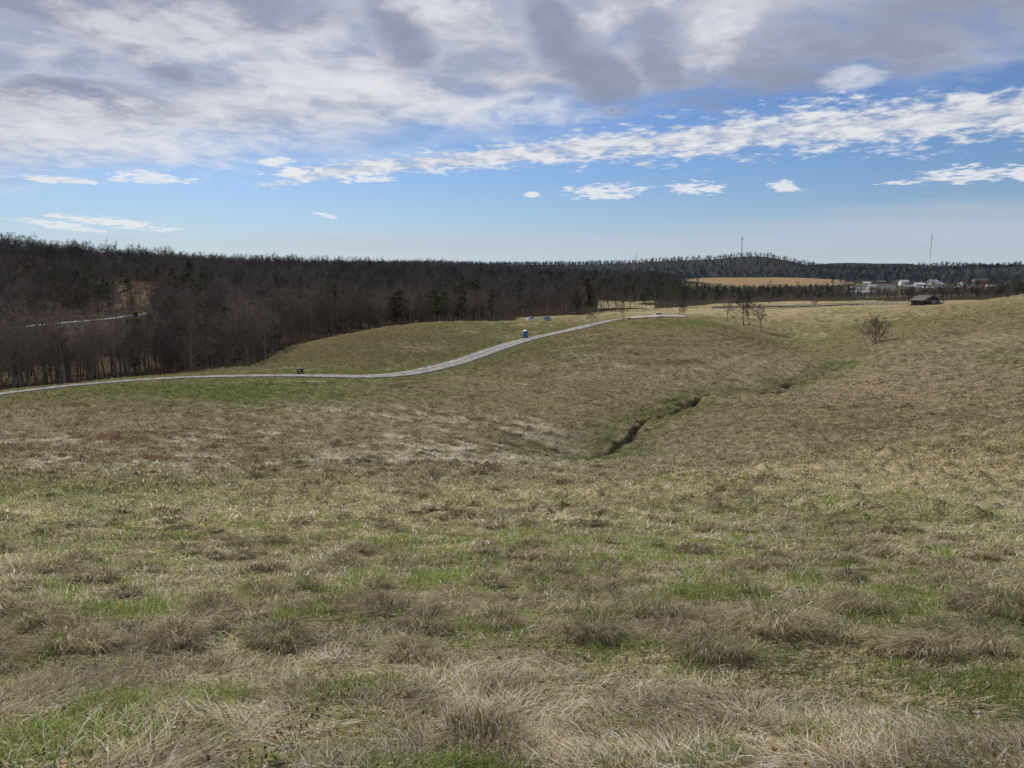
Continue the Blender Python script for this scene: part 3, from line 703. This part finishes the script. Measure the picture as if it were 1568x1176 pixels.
w=bpy.data.worlds.new('World');scene.world=w;w.use_nodes=True;nt=w.node_tree;N=nt.nodes;L=nt.links
for n_ in list(N): N.remove(n_)
out=N.new('ShaderNodeOutputWorld');bg=N.new('ShaderNodeBackground');bg.inputs[1].default_value=.1;L.new(bg.outputs[0],out.inputs[0])
sky=N.new('ShaderNodeTexSky');sky.sky_type='NISHITA';sky.sun_disc=False;sky.sun_elevation=SE;sky.sun_rotation=SA
sky.altitude=200;sky.air_density=1.0;sky.dust_density=.5;sky.ozone_density=2.5
tc=N.new('ShaderNodeTexCoord');sp=N.new('ShaderNodeSeparateXYZ');L.new(tc.outputs['Generated'],sp.inputs[0])
M=lambda op,a,b=None,c=None,clamp=False: mth(op,a,b,c,clamp,N,L)
dx,dy,dz=sp.outputs
az=M('ARCTAN2',dx,dy);el=M('ARCSINE',dz)
zz=M('ADD',M('MAXIMUM',dz,0.),.10)
cb=N.new('ShaderNodeCombineXYZ');L.new(M('DIVIDE',dx,zz),cb.inputs[0]);L.new(M('DIVIDE',dy,zz),cb.inputs[1])
def wn(scale,detail=8,rough=.6,dist=0.,sx=1,sy=1,off=0,rot=0):
    mp=N.new('ShaderNodeMapping');mp.inputs['Scale'].default_value=(sx,sy,1);mp.inputs['Location'].default_value=(off,off*.7,off*.3);mp.inputs['Rotation'].default_value=(0,0,rot)
    L.new(cb.outputs[0],mp.inputs[0]);n=N.new('ShaderNodeTexNoise');n.inputs['Scale'].default_value=scale;n.inputs['Detail'].default_value=detail;n.inputs['Roughness'].default_value=rough;n.inputs['Distortion'].default_value=dist
    L.new(mp.outputs[0],n.inputs['Vector']);return n.outputs[0]
def ss(x,a,b,lo=0.,hi=1.):
    n=N.new('ShaderNodeMapRange');n.interpolation_type='SMOOTHSTEP';n.inputs['From Min'].default_value=a;n.inputs['From Max'].default_value=b;n.inputs['To Min'].default_value=lo;n.inputs['To Max'].default_value=hi
    L.new(x,n.inputs['Value']);return n.outputs[0]
def quad(pts,deg=2):
    A=[azel(*p) for p in pts];c=np.polyfit([a[0] for a in A],[a[1] for a in A],deg)
    r=M('MULTIPLY_ADD',az,float(c[0]),float(c[1]))
    for k in c[2:]: r=M('MULTIPLY_ADD',r,az,float(k))
    return r
def mixc_(f,a,b):
    n=N.new('ShaderNodeMix');n.data_type='RGBA'
    for s,v in ((n.inputs[0],f),(n.inputs[6],a),(n.inputs[7],b)):
        if isinstance(v,(tuple,list)): s.default_value=(*v,1)
        elif isinstance(v,float): s.default_value=v
        else: L.new(v,s)
    return n.outputs[2]
big=wn(1.0,3,.5,.4,1,1,3.1);med=wn(3.4,6,.6,.3,1,1.0,7.7);fine=wn(13,4,.6,0,1,1,1.9);streak=wn(1.4,6,.6,.4,.4,1.4,5.5,.35)
puff=wn(5.2,5,.62,.2,1.2,.9,11.)
base=N.new('ShaderNodeVectorMath');base.operation='MULTIPLY';L.new(sky.outputs[0],base.inputs[0]);base.inputs[1].default_value=(.40,.56,.82)
col=base.outputs[0]
hz=M('MULTIPLY',M('POWER',2.718,M('MULTIPLY',el,-1/.055)),.85,clamp=True)
col=mixc_(hz,col,(5.6,6.3,7.2))
bnd=quad([(0,275),(350,250),(650,222),(850,190),(1000,158),(1250,124),(1568,106)],2)
dd=M('SUBTRACT',el,bnd)
sheet=ss(M('ADD',dd,M('MULTIPLY',M('SUBTRACT',M('MULTIPLY_ADD',med,.3,M('ADD',M('MULTIPLY',big,.4),M('MULTIPLY',streak,.3))),.5),.16)),-.03,.05)
hole=ss(M('ADD',M('MULTIPLY',streak,.6),M('MULTIPLY',med,.4)),.38,.54,.62,1.)
leftw=ss(az,-.1,.45,.96,.0)
hole=M('MAXIMUM',hole,leftw)
sheet=M('MULTIPLY',sheet,hole)
tone=ss(M('ADD',M('MULTIPLY',big,.4),M('MULTIPLY',med,.6)),.38,.62)
shc=mixc_(tone,(3.6,3.95,5.0),(6.9,7.0,7.5))
col=mixc_(M('MULTIPLY',sheet,.96),col,shc)
def ell(u,v,wu,hv,tilt=0.):
    a0,e0=azel(u,v);wa=wu/F;he=hv/F
    ax=M('SUBTRACT',az,a0);ey=M('SUBTRACT',el,e0)
    if tilt: ey=M('MULTIPLY_ADD',ax,-tilt,ey)
    a=M('DIVIDE',ax,wa);b=M('DIVIDE',ey,he)
    return M('SUBTRACT',1.,M('MULTIPLY_ADD',a,a,M('MULTIPLY',b,b)))
dk=None
for u,v,wu,hv,t in [(250,100,52,26,-.35),(600,40,60,50,-.6),(910,105,70,48,-.4),(60,0,260,34,0),(860,60,60,50,-.6),(1330,50,260,60,.1),(420,8,140,30,0),(1000,60,60,60,-.5),(120,150,110,22,0)]:
    e=ell(u,v,wu,hv,t);dk=e if dk is None else M('MAXIMUM',dk,e)
dkm=ss(M('ADD',dk,M('MULTIPLY',M('SUBTRACT',med,.5),6.)),-.5,1.2)
col=mixc_(M('MULTIPLY',dkm,.8),col,(2.3,2.6,3.7))
br=None
for u,v,wu,hv,t in [(240,40,130,50,.0),(1110,40,50,50,.6),(960,15,80,18,.2),(1300,118,45,16,-.1),(680,15,80,16,0),(180,200,240,50,0),(520,130,160,40,0),(750,170,160,24,0)]:
    e=ell(u,v,wu,hv,t);br=e if br is None else M('MAXIMUM',br,e)
brm=ss(M('ADD',br,M('MULTIPLY',M('SUBTRACT',puff,.5),5.)),-.4,1.6)
col=mixc_(M('MULTIPLY',brm,.65),col,(8.0,8.1,8.4))
line=quad([(430,268),(600,258),(800,238),(1000,215),(1250,195),(1568,172)],2)
th=ss(az,bearing(420,260),bearing(1500,200),.011,.030)
bd=M('SUBTRACT',1.,M('DIVIDE',M('ABSOLUTE',M('SUBTRACT',el,line)),th))
bd=M('MINIMUM',bd,M('MULTIPLY',M('SUBTRACT',az,bearing(400,260)),12.))
band=ss(M('ADD',bd,M('ADD',M('MULTIPLY',M('SUBTRACT',puff,.5),2.4),M('MULTIPLY',M('SUBTRACT',fine,.5),2.2))),-.15,.8)
bc=mixc_(ss(M('ADD',M('MULTIPLY',puff,.6),M('MULTIPLY',fine,.4)),.38,.62),(5.0,5.4,6.3),(8.4,8.4,8.4))
col=mixc_(M('MULTIPLY',band,.9),col,bc)
sm=None
for u,v,wu,hv,t in [(925,293,54,12,.02),(1068,288,40,9,0),(1203,285,24,8,-.2),(1480,267,58,11,.0),(1562,265,16,8,0),(175,341,65,6,-.1),(90,345,50,5,-.12),(230,273,50,9,.02),(90,275,50,5,0),(425,247,26,6,.1),(450,265,40,6,.1),(560,273,40,7,0),(815,297,12,4,0),(1380,280,26,3,0),(500,330,16,3,-.2)]:
    e=ell(u,v,wu,hv,t);sm=e if sm is None else M('MAXIMUM',sm,e)
sm=M('MAXIMUM',sm,-4.)
smm=ss(M('ADD',sm,M('ADD',M('MULTIPLY',M('SUBTRACT',puff,.5),4.0),M('MULTIPLY',M('SUBTRACT',fine,.5),5.))),-.3,.9)
col=mixc_(M('MULTIPLY',smm,.85),col,(8.2,8.3,8.5))
ve=M('MAXIMUM',ell(1480,350,340,34,0),ell(800,372,600,14,0))
vem=ss(M('ADD',ve,M('MULTIPLY',M('SUBTRACT',streak,.5),3.)),-.5,1.2)
col=mixc_(M('MULTIPLY',vem,.6),col,(5.1,5.6,6.5))
L.new(col,bg.inputs[0])
try: w.cycles.sampling_method='MANUAL'; w.cycles.sample_map_resolution=256
except Exception as ex: print(ex)

cd=bpy.data.cameras.new('camera');cd.sensor_width=36;cd.lens=36*F/1568;cd.clip_end=20000;cd.clip_start=.05
co=bpy.data.objects.new('camera',cd);scene.collection.objects.link(co);co.location=(0,0,0);co.rotation_euler=(math.radians(90)-TILT,0,0);scene.camera=co
print('done',time.time()-T0)
